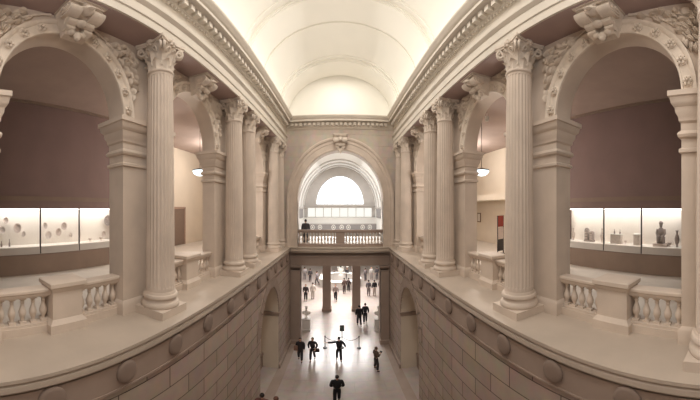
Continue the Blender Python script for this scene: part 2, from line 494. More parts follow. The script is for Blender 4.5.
# ------------------------------------------------------------------ entablature and cornice
for s, side in SIDES:
    mb = MB()
    P = [(5.45, SOF), (4.42, SOF), (4.42, 14.70), (4.38, 14.72), (4.38, 15.0), (4.34, 15.03), (4.28, 15.1), (4.28, 15.16), (4.44, 15.2), (4.44, 15.7), (5.45, 15.7)]
    mb.grid([[(s*L, y, z) for L, z in P] for y in (YB, FAR)])
    e = struct('trim_%d' % (4 if s < 0 else 5), mb, M['corn'])
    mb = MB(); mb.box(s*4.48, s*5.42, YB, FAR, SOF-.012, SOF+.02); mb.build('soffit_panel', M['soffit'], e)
mb = usweep([(-.6, 15.56), (0, 15.56), (.05, 15.6), (.1, 15.66), (.12, 15.7), (.12, 15.72), (.2, 15.76), (.2, 16.0), (.26, 16.03), (.3, 16.06), (.58, 16.07), (.58, 16.2), (.62, 16.22), (.66, 16.28), (.75, 16.36), (.78, 16.42), (.78, 16.45), (.1, 16.46), (-.6, 16.46)], 4.52, FAR)
# dentils, part of the cornice's own mesh
for s, _ in SIDES:
    y = YB+.2
    while y < FAR-.7:
        mb.box(s*(4.52-.2), s*(4.52-.42), y, y+.2, 15.8, 16.0); y += .36
    y = YB+.1
    while y < FAR-.5:
        mb.ball((s*(4.52-.14), y, 15.69), (.05, .05, .06), 6, 4); y += .16
x = -3.95
while x < 3.85:
    mb.box(x, x+.2, FAR-.2, FAR-.42, 15.8, 16.0); x += .36
struct('trim_6', mb, M['corn'], fix=False)

# ------------------------------------------------------------------ ceiling: barrel vault with transverse ribs
VA, VB_, VZ = 4.42, 3.45, 16.46
def vpt(a, y, d=0.): return (-(VA-d)*cos(a), y, VZ+(VB_-d)*sin(a))
mb = MB(); n = 40
mb.grid([[vpt(pi*i/n, y) for i in range(n+1)] for y in (YB, 0, 5, 10, 15, FAR+.1)])
ceil = struct('ceiling', mb, M['plaster'], 60)
for y0, y1 in ((18.3, FAR), (11.4, 13.7), (4.4, 6.7), (-2.6, -.3)):
    mb = MB()
    for d, a, b in ((.1, y0, y1),):
        mb.grid([[vpt(pi*i/n, y, dd) for i in range(n+1)] for y, dd in ((a, 0), (a, .1), (a+.1, .1), (a+.12, .2), (b-.12, .2), (b-.1, .1), (b, .1), (b, 0))])
    mb.build('transverse_rib', M['plaster'], ceil, 30)
for y0, y1 in ((13.7, 18.3), (6.7, 11.4), (-.3, 4.4)):
    for aa in (.2, pi-.2):
        mb = MB()
        rows = []
        for y in (y0+.35, y1-.35): rows.append([vpt(aa+q, y, d) for q, d in ((-.025, 0), (-.02, .07), (.02, .07), (.025, 0))])
        mb.grid(rows)
        mb.build('panel_border', M['plaster'], ceil, 30)
    for yy in (y0+.35, y1-.35):
        mb = MB(); mb.grid([[vpt(.2+(pi-.4)*i/n, yy+q, d) for i in range(n+1)] for q, d in ((-.08, 0), (-.06, .07), (.06, .07), (.08, 0))])
        mb.build('panel_border', M['plaster'], ceil, 30)

# ------------------------------------------------------------------ end wall: arch above, opening below
FB = 21.7
CX, FR, FO, FS = .05, 3.50, 4.45, 10.55
mb = MB()
f = lambda k, x, z: (x, FAR if k == 0 else FB, z)
arch_strip(mb, f, CX, FR, FS, 15.6, 40)
for x0, x1 in ((-6.2, CX-FR), (CX+FR, 6.2)):
    mb.box(x0, x1, FAR, FB, LEDGE-.02, 15.6)
far = struct('wall_far', mb, M['lowerx'])
mb = MB(); A = [(4.5, 15.5), (-4.5, 15.5)]+[(-(VA+.05)*cos(pi*i/n), VZ+(VB_+.05)*sin(pi*i/n)) for i in range(n+1)]
mb.poly([(x, FAR+.02, z) for x, z in A]); 
struct('wall_lunette', mb, M['plaster'])
mb = MB()
pr = [(FR, -.3), (FR, .02), (FR+.02, .06), (FR+.1, .08), (FR+.14, .05), (FR+.5, .05), (FR+.52, .08), (FR+.72, .08), (FR+.76, .14), (FR+.88, .16), (FO, .12), (FO, 0)]
fx = lambda x, z, p: (x, FAR-p, z)
ring(mb, pr, CX, FS, fx, 64)
for sg in (-1, 1):
    mb.grid([[(CX+sg*r, FAR-p, z) for r, p in pr] for z in (LEDGE, FS)])
mb.build('archivolt', M['stone'], far)
mb = MB(); keystone_mesh(mb, lambda u, p, z: (CX+u*1.25, FAR-.08-p*.8, FS+FR-.05+z*1.05)); mb.build('keystone', M['carved'], far)
# lower part with the wide opening
LT, LO = 6.05, 3.30
mb = MB()
mb.box(-4.3, 4.3, FAR, FB, LT, LEDGE-.02)
for x0, x1 in ((-4.3, -LO+.05), (LO+.05, 4.3)): mb.box(x0, x1, FAR, FB, 0, LT)
low = struct('wall_far_lower', mb, M['lowplain'])
mb = MB()
for z0, z1, o in ((LT, LT+.28, .04), (LT+.28, LT+.6, .07), (LT+.6, LT+.7, .14)): mb.box(-4.05, 4.05, FAR-o, FAR, z0, z1)
mb.build('lintel', M['lowplain'], low)
for sg in (-1, 1):
    mb = MB(); R = (min(sg*LO, sg*3.98)+.05, max(sg*LO, sg*3.98)+.05, FAR-.12, FAR+.3)
    bracket(mb, [(0, 0), (0, LT)], R); bracket(mb, [(.06, 0), (.06, .3), (0, .38)], R)
    bracket(mb, [(0, LT-.4), (.05, LT-.36), (.0, LT-.32), (.0, LT-.22), (.09, LT-.1), (.09, LT)], R)
    mb.build('pilaster', M['lowplain'], low)

# balcony balustrade
t = thing('balustrade', 'long stone balustrade closing the great end-wall arch above the passage', 'balustrade', (CX, 20.98, LEDGE), 0, None)
for sg in (-1, 1):
    x0, x1 = sorted((sg*.36, sg*FR))
    mb = MB(); mb.box(x0, x1, -.17, .17, 0, .2); mb.build('base_rail', M['lowplain'], t)
    mb = MB(); mb.box(x0, x1, -.16, .16, .98, 1.06); mb.box(x0, x1, -.2, .2, 1.06, 1.18); mb.build('top_rail', M['lowplain'], t)
    for k in range(12):
        o = baluster(t, (sg*(.36+(FR-.36)*(k+.5)/12), 0, .2)); o.scale = (1, 1, 1.12)
mb = MB(); bracket(mb, [(.04, 0), (.04, .2), (0, .24), (0, .98), (.05, 1.04), (.05, 1.2)], (-.36, .36, -.17, .17)); mb.build('pedestal', M['lowplain'], t)

# ------------------------------------------------------------------ lower walls with arched recesses
NC, NR, NS, ND = 14.8, 2.0, 3.9, 1.2
for s, side in SIDES:
    mb = MB(); f = lambda k, y, z: (s*(4.1+k*ND), y, z)
    Z1 = 6.42
    A = [(NC-NR*cos(pi*i/24), NS+NR*sin(pi*i/24)) for i in range(25)]
    mb.grid([[f(0, y, z) for y, z in A], [f(0, y, Z1) for y, z in A]])
    for y0, y1 in ((YB, NC-NR), (NC+NR, FAR+.1)):
        mb.poly([f(0, y0, 0), f(0, y1, 0), f(0, y1, Z1), f(0, y0, Z1)])
    bmesh.ops.remove_doubles(mb.bm, verts=mb.bm.verts[:], dist=.0005)
    w = struct('wall_lower_'+side, mb, M['lower'], fix=True)
    mb = MB(); B = [(NC-NR, 0)]+A+[(NC+NR, 0)]
    mb.grid([[f(0, y, z) for y, z in B], [f(1, y, z) for y, z in B]]); mb.build('recess_jamb', M['cream'], w)  # jamb coloured pale, the light on it is put into the colour
    mb = MB(); mb.box(s*(4.1+ND), s*(4.3+ND), NC-NR-.3, NC+NR+.3, 0, 6.2); mb.build('recess_back', M['stone'], w)
    mb = MB(); mb.box(s*(4.0+ND), s*(4.1+ND), NC-NR, NC+NR, 0, .9); mb.box(s*(3.96+ND), s*(4.1+ND), NC-NR, NC+NR, .9, 1.0)
    mb.build('dado', M['lowplain'], w)
    mb = MB(); nv = 11
    for k in range(nv):
        a0, a1 = pi*k/nv+.012, pi*(k+1)/nv-.012
        ring(mb, [(NR, -.05), (NR, .05), (NR+.55, .05), (NR+.55, -.05)], NC, NS, lambda y, z, p: (s*(4.1-p), y, z), 4, a0, a1)
    mb.build('voussoir_ring', M['lowplain'], w)
    mb = MB()
    bracket(mb, [(0, NS-.28), (.06, NS-.24), (.06, NS-.12), (.1, NS-.08), (.1, NS)], rect(s, 4.1, 4.1+ND-.02, NC+NR, NC+NR+1.2))
    mb.build('impost', M['lowplain'], w)
    mb = MB(); mb.box(s*3.98, s*4.1, NC+NR, FAR, 0, .3); mb.box(s*3.98, s*4.1, 12.1, NC-NR, 0, .3); mb.build('plinth_course', M['lowplain'], w)
    # sloping string along the stair
    mb = MB(); mb.grid([[(s*x, y, (12.5-y)*.5+z) for x, z in ((4.1, .1), (3.9, .1), (3.9, .42), (4.1, .46))] for y in (12.7, YB)])
    struct('trim_%d' % (7 if s < 0 else 8), mb, M['lowplain'])

# ------------------------------------------------------------------ floors and stair
mb = MB(); mb.poly([(-5.4, 12, 0), (5.4, 12, 0), (5.4, 21, 0), (-5.4, 21, 0)]); mb.poly([(-12, 21, 0), (12, 21, 0), (12, 56, 0), (-12, 56, 0)])
struct('floor', mb, M['floor'])
for s, side in SIDES:
    mb = MB(); mb.box(s*3.55, s*4.15, 12.2, FAR, .001, .006); struct('floor_border_'+side, mb, M['border'])
mb = MB(); y = 12.3; z = 0
while y > YB:
    mb.box(-4.1, 4.1, YB, y, z, z+.16); z += .16; y -= .32
    if z > 7.3: break
struct('floor_stair', mb, M['lowplain'])

# ------------------------------------------------------------------ side galleries
GL, GC = 11.2, 14.42
CB, CT = 8.50, 10.02
for s, side in SIDES:
    mb = MB(); mb.box(s*WF, s*13.2, YB, 24, LEDGE-.3, LEDGE-.004); struct('floor_gallery_'+side, mb, M['gfloor'])
    mb = MB(); mb.box(s*WB, s*13.2, YB, 24, GC, GC+.2); struct('ceiling_gallery_'+side, mb, M['gceil'])
    mb = MB(); mb.box(s*GL, s*(GL+.9), YB, 12, LEDGE, CB-.31); mb.box(s*GL, s*(GL+.9), YB, 12, CT, GC)
    mb.box(s*GL, s*(GL+.9), YB, .3, CB-.31, CT); mb.box(s*GL, s*(GL+.9), 9.7, 12, CB-.31, CT); mb.box(s*12.05, s*12.1, YB, 12, CB-.31, CT)
    w = struct('wall_gallery_'+side, mb, M['maroon'])
    mb = MB(); mb.box(s*(GL-.04), s*GL, YB, 12, LEDGE, CB-.32); mb.build('dado', M['gwood'], w)
    mb = MB(); mb.box(s*(GL-.06), s*GL, YB, 12, 10.42, 10.5); mb.box(s*(GL-.03), s*GL, YB, 12, 10.32, 10.42); mb.build('wall_moulding', M['gwood'], w)
    mb = MB(); mb.box(s*(GL-.1), s*GL, YB, 12, GC-.1, GC); mb.build('wall_moulding', M['gwood'], w)
    mb = MB(); mb.box(s*(12.0), s*13.2, 12, 12.2, LEDGE, GC); mb.box(s*13, s*13.2, 12.2, 24, LEDGE, GC); mb.box(s*WB, s*13.2, 22.4, 22.7, LEDGE, GC)
    struct('wall_gallery_far_'+side, mb, M['cream'])
    mb = MB(); mb.box(s*WB, s*13.2, YB-.2, YB, LEDGE, GC); struct('wall_gallery_near_'+side, mb, M['maroon'])

# display cases
MUL = {-1: (.55, 2.55, 4.72, 6.88, 9.05, 11.2), 1: (.55, 2.55, 4.60, 6.67, 8.85, 11.2)}
CW = {-1: ('by the left frame edge', 'with many round dishes', 'with a row of mid-sized round dishes', 'with a dark round platter by the pier', 'hidden by the pier'),
      1: ('by the right frame edge', 'with a seated figure and vase', 'with small bottles on two white stands', 'with two dark carved blocks', 'hidden by the pier')}
for s, side in SIDES:
    for i in range(1, 4):
        y0, y1 = MUL[s][i], MUL[s][i+1]
        if i == 3: y1 = MUL[s][4]+.55
        lab = CW[s][i]
        t = thing('display_case', 'white lit display case in the %s gallery, %s' % (side, lab), 'display case', (s*GL, (y0+y1)/2, CB), 0, 'display cases in the %s gallery' % side)
        h = (y1-y0)/2; sl = lambda L: s*(L-GL)
        mb = MB(); mb.box(sl(11.98), sl(12.04), -h, h, 0, CT-CB-.01); mb.build('back_panel', M['casewhite'], t)
        mb = MB(); mb.box(sl(11.2), sl(12.04), -h, h, -.3, -.001); mb.build('case_floor', M['casewhite'], t)
        mb = MB(); mb.box(sl(11.3), sl(11.98), -h+.05, h-.05, CT-CB-.05, CT-CB-.012); mb.build('light_panel', M['lightpanel'], t)
        mb = MB(); mb.box(sl(11.17), sl(11.23), -h, -h+.06, -.29, CT-CB); mb.build('mullion', M['dark'], t)
        mb = MB(); mb.box(sl(11.19), sl(11.2), -h+.03, h-.03, 0, CT-CB-.02); mb.build('glass_pane', M['glass'], t)
        mb = MB(); mb.box(sl(11.16), sl(11.22), -h+.06, h, -.3, -.02); mb.build('sill', M['grey'], t)

def px_case(px, py, L): 
    return wpt(px, py, L)
def plate(px, py, d, m, lab):
    x, y, z = px_case(px, py, 11.85); s = 1 if x > 0 else -1
    t = thing('dish', lab, 'dish', (x, y, z), 0, 'dishes in the left display cases')
    mb = MB(); r = d/2
    P = [(r*.35, .0), (r*.55, -.01), (r*.62, -.03), (r, -.06), (r, -.07), (r*.6, -.045), (r*.5, -.025), (.001, -.02)]
    mb.lathe([(a, s*b) for a, b in P], n=24, axis='x'); mb.build('bowl', m, t)
    mb = MB(); mb.lathe([(r*.66, s*-.04), (r*.7, s*-.052), (r*.74, s*-.05)], n=24, axis='x', caps=False); mb.build('painted_ring', cloth('ring', (120, 110, 108)), t)
    mb = MB(); mb.box(s*0, s*.16, -.01, .01, -.01, .01); mb.build('wall_pin', M['dark'], t)
pl = cloth('dishpale', (226, 214, 208)); pm = cloth('dishmid', (206, 190, 182)); pd = cloth('dishdark', (150, 138, 134))
plate(5.5, 220.5, .26, pm, 'small pale round dish high in the case cut by the left frame edge')
plate(17, 228, .40, pm, 'large pale round dish hung in the case cut by the left frame edge')
plate(23, 234, .24, pl, 'small pale dish below right of the large hung dish')
plate(2, 230, .30, pl, 'pale dish sliced by the left edge of the frame')
plate(48, 235, .36, pl, 'wide pale dish low in the middle left case')
plate(44.5, 226, .30, pl, 'pale dish just right of the first dark mullion')
plate(58, 232, .34, pm, 'mid-grey dish in the middle left case, lower one of an overlapping pair')
plate(63.5, 226, .34, pm, 'mid-grey dish in the middle left case, upper one of an overlapping pair')
plate(70, 235, .22, pl, 'tiny pale dish low beside the thin white post')
plate(107, 220.5, .52, pd, 'dark round platter hung next to the stone pier')
plate(103, 234, .30, pm, 'grey dish low in the case below the dark platter')
def jar(px, py, h, r, m, lab, name='vase', cat='vase', kind=0, base=CB, group=None):
    x, y, z = px_case(px, py, 11.6)
    t = thing(name, lab, cat, (x, y, base), 0, group)
    P = {0: [(.45, 0), (.5, .03), (.35, .1), (.8, .3), (1, .5), (.8, .68), (.38, .8), (.34, .9), (.5, 1)],
         1: [(.6, 0), (.62, .02), (.2, .08), (.18, .4), (.7, .55), (.95, .8), (1, 1)],
         2: [(.8, 0), (.9, .1), (.9, .55), (.4, .7), (.3, .95), (.4, 1)]}[kind]
    mb = MB(); mb.lathe([(a*r, b*h) for a, b in P], n=16); mb.build('body', m, t)
    mb = MB(); mb.lathe([(P[-1][0]*r, h), (P[-1][0]*r*1.2, h+.015), (P[-1][0]*r*1.1, h+.03), (P[-1][0]*r*.8, h+.03)], n=16); mb.build('rim', m, t)
    return t
jar(1.5, 240, .2, .05, pd, 'dark slim bottle standing by the left frame edge', 'bottle', 'bottle', 2)
jar(9.5, 241, .26, .05, pd, 'dark slim bottle with long neck under the large hung dish', 'bottle', 'bottle', 2)
jar(79.5, 238, .75, .07, pm, 'tall brown slender vase right behind the second dark mullion', 'vase', 'vase', 0)
jar(90, 239, .12, .09, pm, 'small low grey bowl standing in the case nearest the left pier', 'bowl', 'bowl', 1)
jar(101, 238, .14, .1, pm, 'small footed grey bowl under the grey dish', 'bowl', 'bowl', 1)
jar(573.5, 240, .55, .1, pm, 'tall grey vase at the edge of the right-hand pier', 'vase', 'vase', 0)
jar(602, 240, .6, .09, pm, 'tall grey vase tight against the first dark mullion on the right', 'vase', 'vase', 0)
jar(677, 242, .62, .12, pd, 'dark footed vase with long neck beside the right-hand frame pier', 'vase', 'vase', 0)
jar(669.5, 243, .14, .09, pm, 'low grey cup between the stone figure and the footed vase', 'cup', 'cup', 1)
jar(625.5, 241, .12, .06, pm, 'little grey cup between the two white stands', 'cup', 'cup', 1)
def stand(px0, px1, py, lab):
    a = px_case(px0, 240, 11.6); b = px_case(px1, 240, 11.6)
    y0, y1 = sorted((a[1], b[1])); z = px_case((px0+px1)/2, py, 11.5)[2]
    t = thing('display_stand', lab, 'stand', (a[0], (y0+y1)/2, CB), 0, 'white stands in the right display cases')
    h = (y1-y0)/2; mb = MB(); mb.box(-.14, .14, -h, h, z-CB-.03, z-CB); mb.build('top', M['white'], t)
    mb = MB(); mb.box(-.12, .12, -h+.02, h-.02, 0, z-CB-.03); mb.build('base', cloth('standgrey', (205, 192, 184)), t)
    return z
z = stand(611, 622, 234, 'white block stand holding two little bottles')
jar(614.5, 232, .16, .045, pd, 'small dark bottle on the white stand, nearer the first mullion', 'bottle', 'bottle', 2, z)
jar(620, 232, .16, .045, pd, 'small dark bottle on the white stand, further from the first mullion', 'bottle', 'bottle', 2, z)
stand(634, 641, 234, 'white block stand tight against the second dark mullion on the right')
for px, h, lab in ((587, .62, 'dark carved stone block with rounded top, taller of two'), (591.8, .48, 'dark carved stone block with rounded top, shorter of two')):
    x, y, z = px_case(px, 240, 11.6)
    t = thing('carved_block', lab, 'sculpture', (x, y, CB), 0, 'carved blocks')
    mb = MB(); bracket(mb, [(.03, 0), (.03, .06), (0, .08), (0, h*.8), (-.01, h*.9), (-.05, h)], (-.09, .09, -.11, .11)); mb.build('block', pd, t)
    mb = MB()
    for q in range(3): mb.box(-.105, -.09, -.08, .08, h*.2+q*h*.2, h*.32+q*h*.2)
    mb.build('carving', pm, t)
x, y, z = px_case(661, 240, 11.6)
t = thing('seated_figure', 'grey stone seated figure on a wide base inside the right case', 'sculpture', (x, y, CB), 0)
mb = MB(); bracket(mb, [(0, 0), (0, .1), (-.03, .12)], (-.2, .2, -.34, .34)); mb.build('base', pm, t)
mb = MB(); mb.box(-.14, .12, -.17, .17, .12, .38); mb.ball((0, 0, .55), (.12, .18, .22)); mb.ball((0, 0, .86), (.08, .085, .12)); mb.ball((.0, 0, .93), (.1, .11, .09))
for sg in (-1, 1): mb.tube([(0, sg*.17, .68), (-.04, sg*.22, .52), (-.14, sg*.12, .4)], [.06, .05, .04], 8); mb.tube([(0, sg*.09, .4), (-.2, sg*.1, .38), (-.2, sg*.1, .14)], [.08, .07, .05], 8)
mb.build('body', pd, t)

# pendants, doors and stands seen through the second arches
for s, side, px, py in ((-1, 'left', 200, 172), (1, 'right', 481.5, 172)):
    x, y, z = wpt(px, py, 7.6)
    t = thing('pendant_lamp', 'white glowing bowl lamp hanging behind the %s second arch' % side, 'lamp', (x, y, z), 0, 'bowl lamps in the galleries')
    mb = MB(); mb.lathe([(.02, -.2), (.2, -.17), (.35, -.08), (.42, .03), (.42, .06), (.36, .02)], n=24); mb.build('bowl', M['bowl'], t)
    mb = MB(); mb.lathe([(.42, .06), (.44, .06), (.44, .1), (.05, .2)], n=24); mb.build('rim', M['bronze'], t)
    mb = MB(); mb.tube([(0, 0, .18), (0, 0, GC-z)], .014, 6); mb.lathe([(.08, GC-z-.04), (.08, GC-z)], n=12); mb.build('stem', M['bronze'], t)
    l = bpy.data.lights.new('pendant_light', 'POINT'); l.energy = 500; l.color = (1, .96, .9); l.shadow_soft_size = .3
    o = bpy.data.objects.new('pendant_light', l); COL.objects.link(o); o.location = (x, y, z-.5)
for s, _ in SIDES:
    l = bpy.data.lights.new('gallery_fill', 'POINT'); l.energy = 380; l.color = (1, .96, .9); l.shadow_soft_size = .6  # added fill that brightens the far gallery wall, no fitting there
    o = bpy.data.objects.new('gallery_fill', l); COL.objects.link(o); o.location = (s*9.6, 17.5, 13.2)
a = wpt(173, 246, 12.98); b = wpt(184, 246, 12.98)
y0, y1 = sorted((a[1], b[1]))
mb = MB(); mb.box(-13.0, -12.93, y0-.5, y1, LEDGE, 10.0); d = struct('door_1', mb, cloth('doorbrown', (128, 108, 94)))
mb = MB(); mb.box(-13.0, -12.9, y1, y1+.15, LEDGE, 10.12); mb.box(-13.0, -12.9, y0-.5, y1+.15, 10.0, 10.15); mb.build('door_frame', cloth('doorframe', (168, 140, 124)), d)
# right: recess, information stand, framed picture, spot lights
mb = MB(); mb.box(11.6, 13, 15.2, 22.4, 10.6, 11.0); struct('trim_9', mb, M['cream'])
x, y, z = wpt(500.5, 243, 10.2)
t = thing('information_stand', 'tall narrow information stand with a red upper panel and a pale lower panel', 'sign', (x, y, LEDGE), .35)
h = 10+tan((208.95-215.6)/304.1)*sqrt(x*x+y*y)-LEDGE
mb = MB(); mb.box(-.33, .33, -.02, .02, h*.72, h); mb.build('upper_panel', cloth('posterred', (150, 62, 50)), t)
mb = MB(); mb.box(-.33, .33, -.02, .02, h*.42, h*.7); mb.build('lower_panel', cloth('posterpale', (205, 188, 176)), t)
mb = MB(); mb.box(-.36, -.33, -.03, .03, 0, h); mb.box(.33, .36, -.03, .03, 0, h); mb.box(-.36, .36, -.03, .03, h*.1, h*.4); mb.box(-.36, .36, -.2, .2, 0, .06); mb.build('frame', M['dark'], t)
x, y, z = wpt(478.5, 217.5, 12.9)
t = thing('framed_picture', 'small framed picture low on the pale wall right of the right pier', 'picture', (12.99, y, z))
mb = MB(); mb.box(-.05, 0, -.3, .3, -.38, .38); mb.build('frame', cloth('pframe', (120, 92, 70)), t)
mb = MB(); mb.box(-.055, -.05, -.23, .23, -.31, .31); mb.build('print', cloth('pprint', (214, 206, 196)), t)
for px, py, lab in ((487, 133, 'small white spotlight on the gallery ceiling behind the right second arch'),):
    x, y, z = wpt(px, py, 7.4)
    t = thing('spotlight', lab, 'spotlight', (x, y, GC))
    mb = MB(); mb.tube([(0, 0, 0), (0, 0, -.16)], .02, 6); mb.build('stem', M['white'], t)
    mb = MB(); mb.lathe([(.05, 0), (.09, .03), (.1, .24), (.09, .25)], (0, 0, -.4), 12); mb.build('head', M['white'], t)

# ------------------------------------------------------------------ great hall beyond
HZ = 7.45
mb = MB(); mb.box(-8, 8, FB, 28.6, 6.6, LEDGE); struct('floor_balcony', mb, M['grey'])
for x, lab in ((-1.46, 'square stone pillar in the passage, left of the flower urn'), (1.86, 'square stone pillar in the passage, right of the flower urn')):
    t = thing('pillar', lab, 'pillar', (x, 29.0, 0))
    mb = MB(); bracket(mb, [(0, .3), (0, 6.1)], (-.46, .46, -.46, .46)); mb.build('shaft', M['lowplain'], t)
    mb = MB(); bracket(mb, [(.08, 0), (.08, .22), (.04, .28), (0, .32)], (-.46, .46, -.46, .46)); mb.build('base', M['lowplain'], t)
    mb = MB(); bracket(mb, [(0, 6.0), (.05, 6.1), (.05, 6.3), (.14, 6.45), (.14, 6.6)], (-.46, .46, -.46, .46)); mb.build('capital', M['lowplain'], t)
mb = MB(); mb.box(-12, 12, 28.5, 29.5, 6.6, 7.3); struct('trim_10', mb, M['lowplain'])
for s, side in SIDES:
    mb = MB(); mb.box(s*11.5, s*12, FB, 56, 0, 7); struct('wall_hall_lower_'+side, mb, M['white'])
    mb = MB(); mb.box(s*6.4, s*12, FB, 56, 6.62, 7.0); struct('ceiling_hall_aisle_'+side, mb, M['white'])
    mb = MB(); mb.box(s*6.4, s*6.7, FB, 46, 7.0, 10.0); w = struct('wall_hall_upper_'+side, mb, M['white'])
    mb = MB(); mb.box(s*6.3, s*6.4, 39.5, 44.0, 8.75, 10.0); mb.build('opening', M['midgrey'], w)
    mb = MB(); mb.box(s*6.25, s*6.42, 28, 46, 10.05, 10.3); mb.build('string_course', M['grey'], w)
mb = MB(); mb.box(-12, 12, 55.5, 56, 0, 7); struct('wall_hall_back', mb, M['white'])
mb = MB(); mb.box(-6.3, 6.3, 44.2, 56, 6.5, 6.9); struct('floor_hall_gallery', mb, M['grey'])
# vault and end lunette
HR = 6.4
mb = MB(); mb.grid([[(-HR*cos(pi*i/n), y, 10+HR*sin(pi*i/n)) for i in range(n+1)] for y in (FB, 30, 38, 46.1)])
v = struct('ceiling_hall', mb, M['white'], 60)
for y in (38.6, 41.2, 43.8):
    mb = MB(); mb.grid([[(-(HR-d)*cos(pi*i/n), y+q, 10+(HR-d)*sin(pi*i/n)) for i in range(n+1)] for q, d in ((0, 0), (0, .12), (.5, .12), (.5, 0))])
    mb.build('transverse_rib', M['grey'], v)
E = 46.0; WR, WZ = 4.27, 10.72
mb = MB(); f = lambda k, x, z: (x, E+k*.5, z)
arch_strip(mb, f, CX, WR, WZ, 16.6, 40)
for x0, x1 in ((-6.6, CX-WR), (CX+WR, 6.6)): mb.box(x0, x1, E, E+.5, WZ-.01, 16.6)
mb.box(-6.6, 6.6, E, E+.5, 10.15, WZ); mb.box(-6.6, 6.6, E, E+.5, 6.9, 8.8)
for x in (-6.3, 6.3): mb.box(x-.5, x+.5, E, E+.5, 8.7, 10.2)
struct('wall_hall_end', mb, M['grey'])
mb = MB(); A = [(CX-WR*cos(pi*i/n), WZ+WR*sin(pi*i/n)) for i in range(n+1)]
mb.poly([(x, E+.45, z) for x, z in A]); w = struct('window_1', mb, M['window'])
mb = MB()
for x in (-2.85, -1.42, 0, 1.42, 2.85): mb.box(CX+x-.03, CX+x+.03, E+.38, E+.44, WZ, WZ+sqrt(WR**2-x*x))
for r in (2.2,): ring(mb, [(r, 0), (r+.06, 0), (r+.06, .05), (r, .05)], CX, WZ, lambda x, z, p: (x, E+.42-p, z), 24)
mb.build('glazing_bars', M['white'], w)
mb = MB(); mb.box(-5.9, 5.9, E+.44, E+.46, 8.8, 10.15); w = struct('window_2', mb, M['pane'])
mb = MB()
for k in range(9): mb.box(-5.9+11.8*k/8-.05, -5.9+11.8*k/8+.05, E+.3, E+.43, 8.8, 10.15)
mb.build('glazing_bars', M['grey'], w)
mb = MB(); mb.box(-6.4, 6.4, E-.25, E, 10.15, 10.45); mb.box(-6.4, 6.4, E-.5, E-.2, 10.45, 10.6); struct('trim_11', mb, M['grey'])
mb = MB(); mb.box(-6.4, 6.4, E-1.0, E-.7, 6.9, 8.6); mb.box(-6.4, 6.4, E-1.1, E-.6, 8.6, 8.72); struct('trim_12', mb, M['white'])
t = thing('gallery_parapet', 'grey parapet with pale round medallions under the bright far window', 'parapet', (0, E-1.5, 6.9))
mb = MB(); mb.box(-6.4, 6.4, -.15, .15, 0, .84); mb.build('parapet_wall', M['midgrey'], t)
mb = MB(); mb.box(-6.4, 6.4, -.2, .2, .84, .94); mb.build('coping', M['grey'], t)
for x in (-4.72, -3.42, -1.08, .34, 1.52, 3.98, 5.24, -5.9):
    mb = MB(); ring(mb, [(.26, 0), (.27, .06), (.36, .06), (.37, 0)], x, .42, lambda a, z, p: (a, -.15-p, z), 24, 0, 2*pi); mb.lathe([(.13, -.19), (.13, -.15)], (x, 0, .42), 14, 'y')
    mb.build('medallion', M['white'], t)

# information desk with flowers
t = thing('information_desk', 'pale eight-sided information desk in the middle of the bright hall', 'desk', (.1, 39.5, 0))
mb = MB(); R8 = 3.3
o8 = [(R8*cos(pi/8+k*pi/4), R8*sin(pi/8+k*pi/4)) for k in range(8)]; i8 = [(x*.8, y*.8) for x, y in o8]
mb.grid([[(x, y, 0) for x, y in o8], [(x, y, 1.0) for x, y in o8], [(x, y, 1.0) for x, y in i8], [(x, y, 0) for x, y in i8]], close_u=True, close_v=True); mb.build('counter_body', M['grey'], t)
mb = MB(); mb.grid([[(x*k, y*k, z) for x, y in o8] for k, z in ((1.03, 1.0), (1.03, 1.07), (.77, 1.07), (.77, 1.0))], close_u=True, close_v=True); mb.build('counter_top', M['white'], t)
t = thing('flower_urn', 'white urn with a wide white flower arrangement rising inside the information desk', 'flower arrangement', (.15, 39.5, 0))
mb = MB(); mb.box(-.4, .4, -.4, .4, 0, 1.3); mb.build('pedestal', M['grey'], t)
mb = MB(); mb.lathe([(.25, 1.3), (.3, 1.34), (.12, 1.45), (.3, 1.7), (.45, 2.0), (.5, 2.3), (.55, 2.35)], n=20); mb.build('urn', M['white'], t)
mb = MB()
for k in range(60):
    a = random.uniform(0, 2*pi); b = random.uniform(0, 1); r = 1.1*sqrt(b)
    mb.ball((r*cos(a), r*sin(a)*.7, 2.5+1.1*(1-b)+random.uniform(-.15, .3)), random.uniform(.12, .22), 7, 5)
mb.build('blossoms', cloth('blossom', (240, 238, 232)), t)
mb = MB()
for k in range(26):
    a = random.uniform(0, 2*pi); mb.tube([(0, 0, 2.3), (.6*cos(a), .45*sin(a), 3.0), (1.1*cos(a), .8*sin(a), 2.9+random.uniform(0, .9))], [.03, .025, .01], 5)
mb.build('stems', cloth('stemgreen', (96, 104, 78)), t)

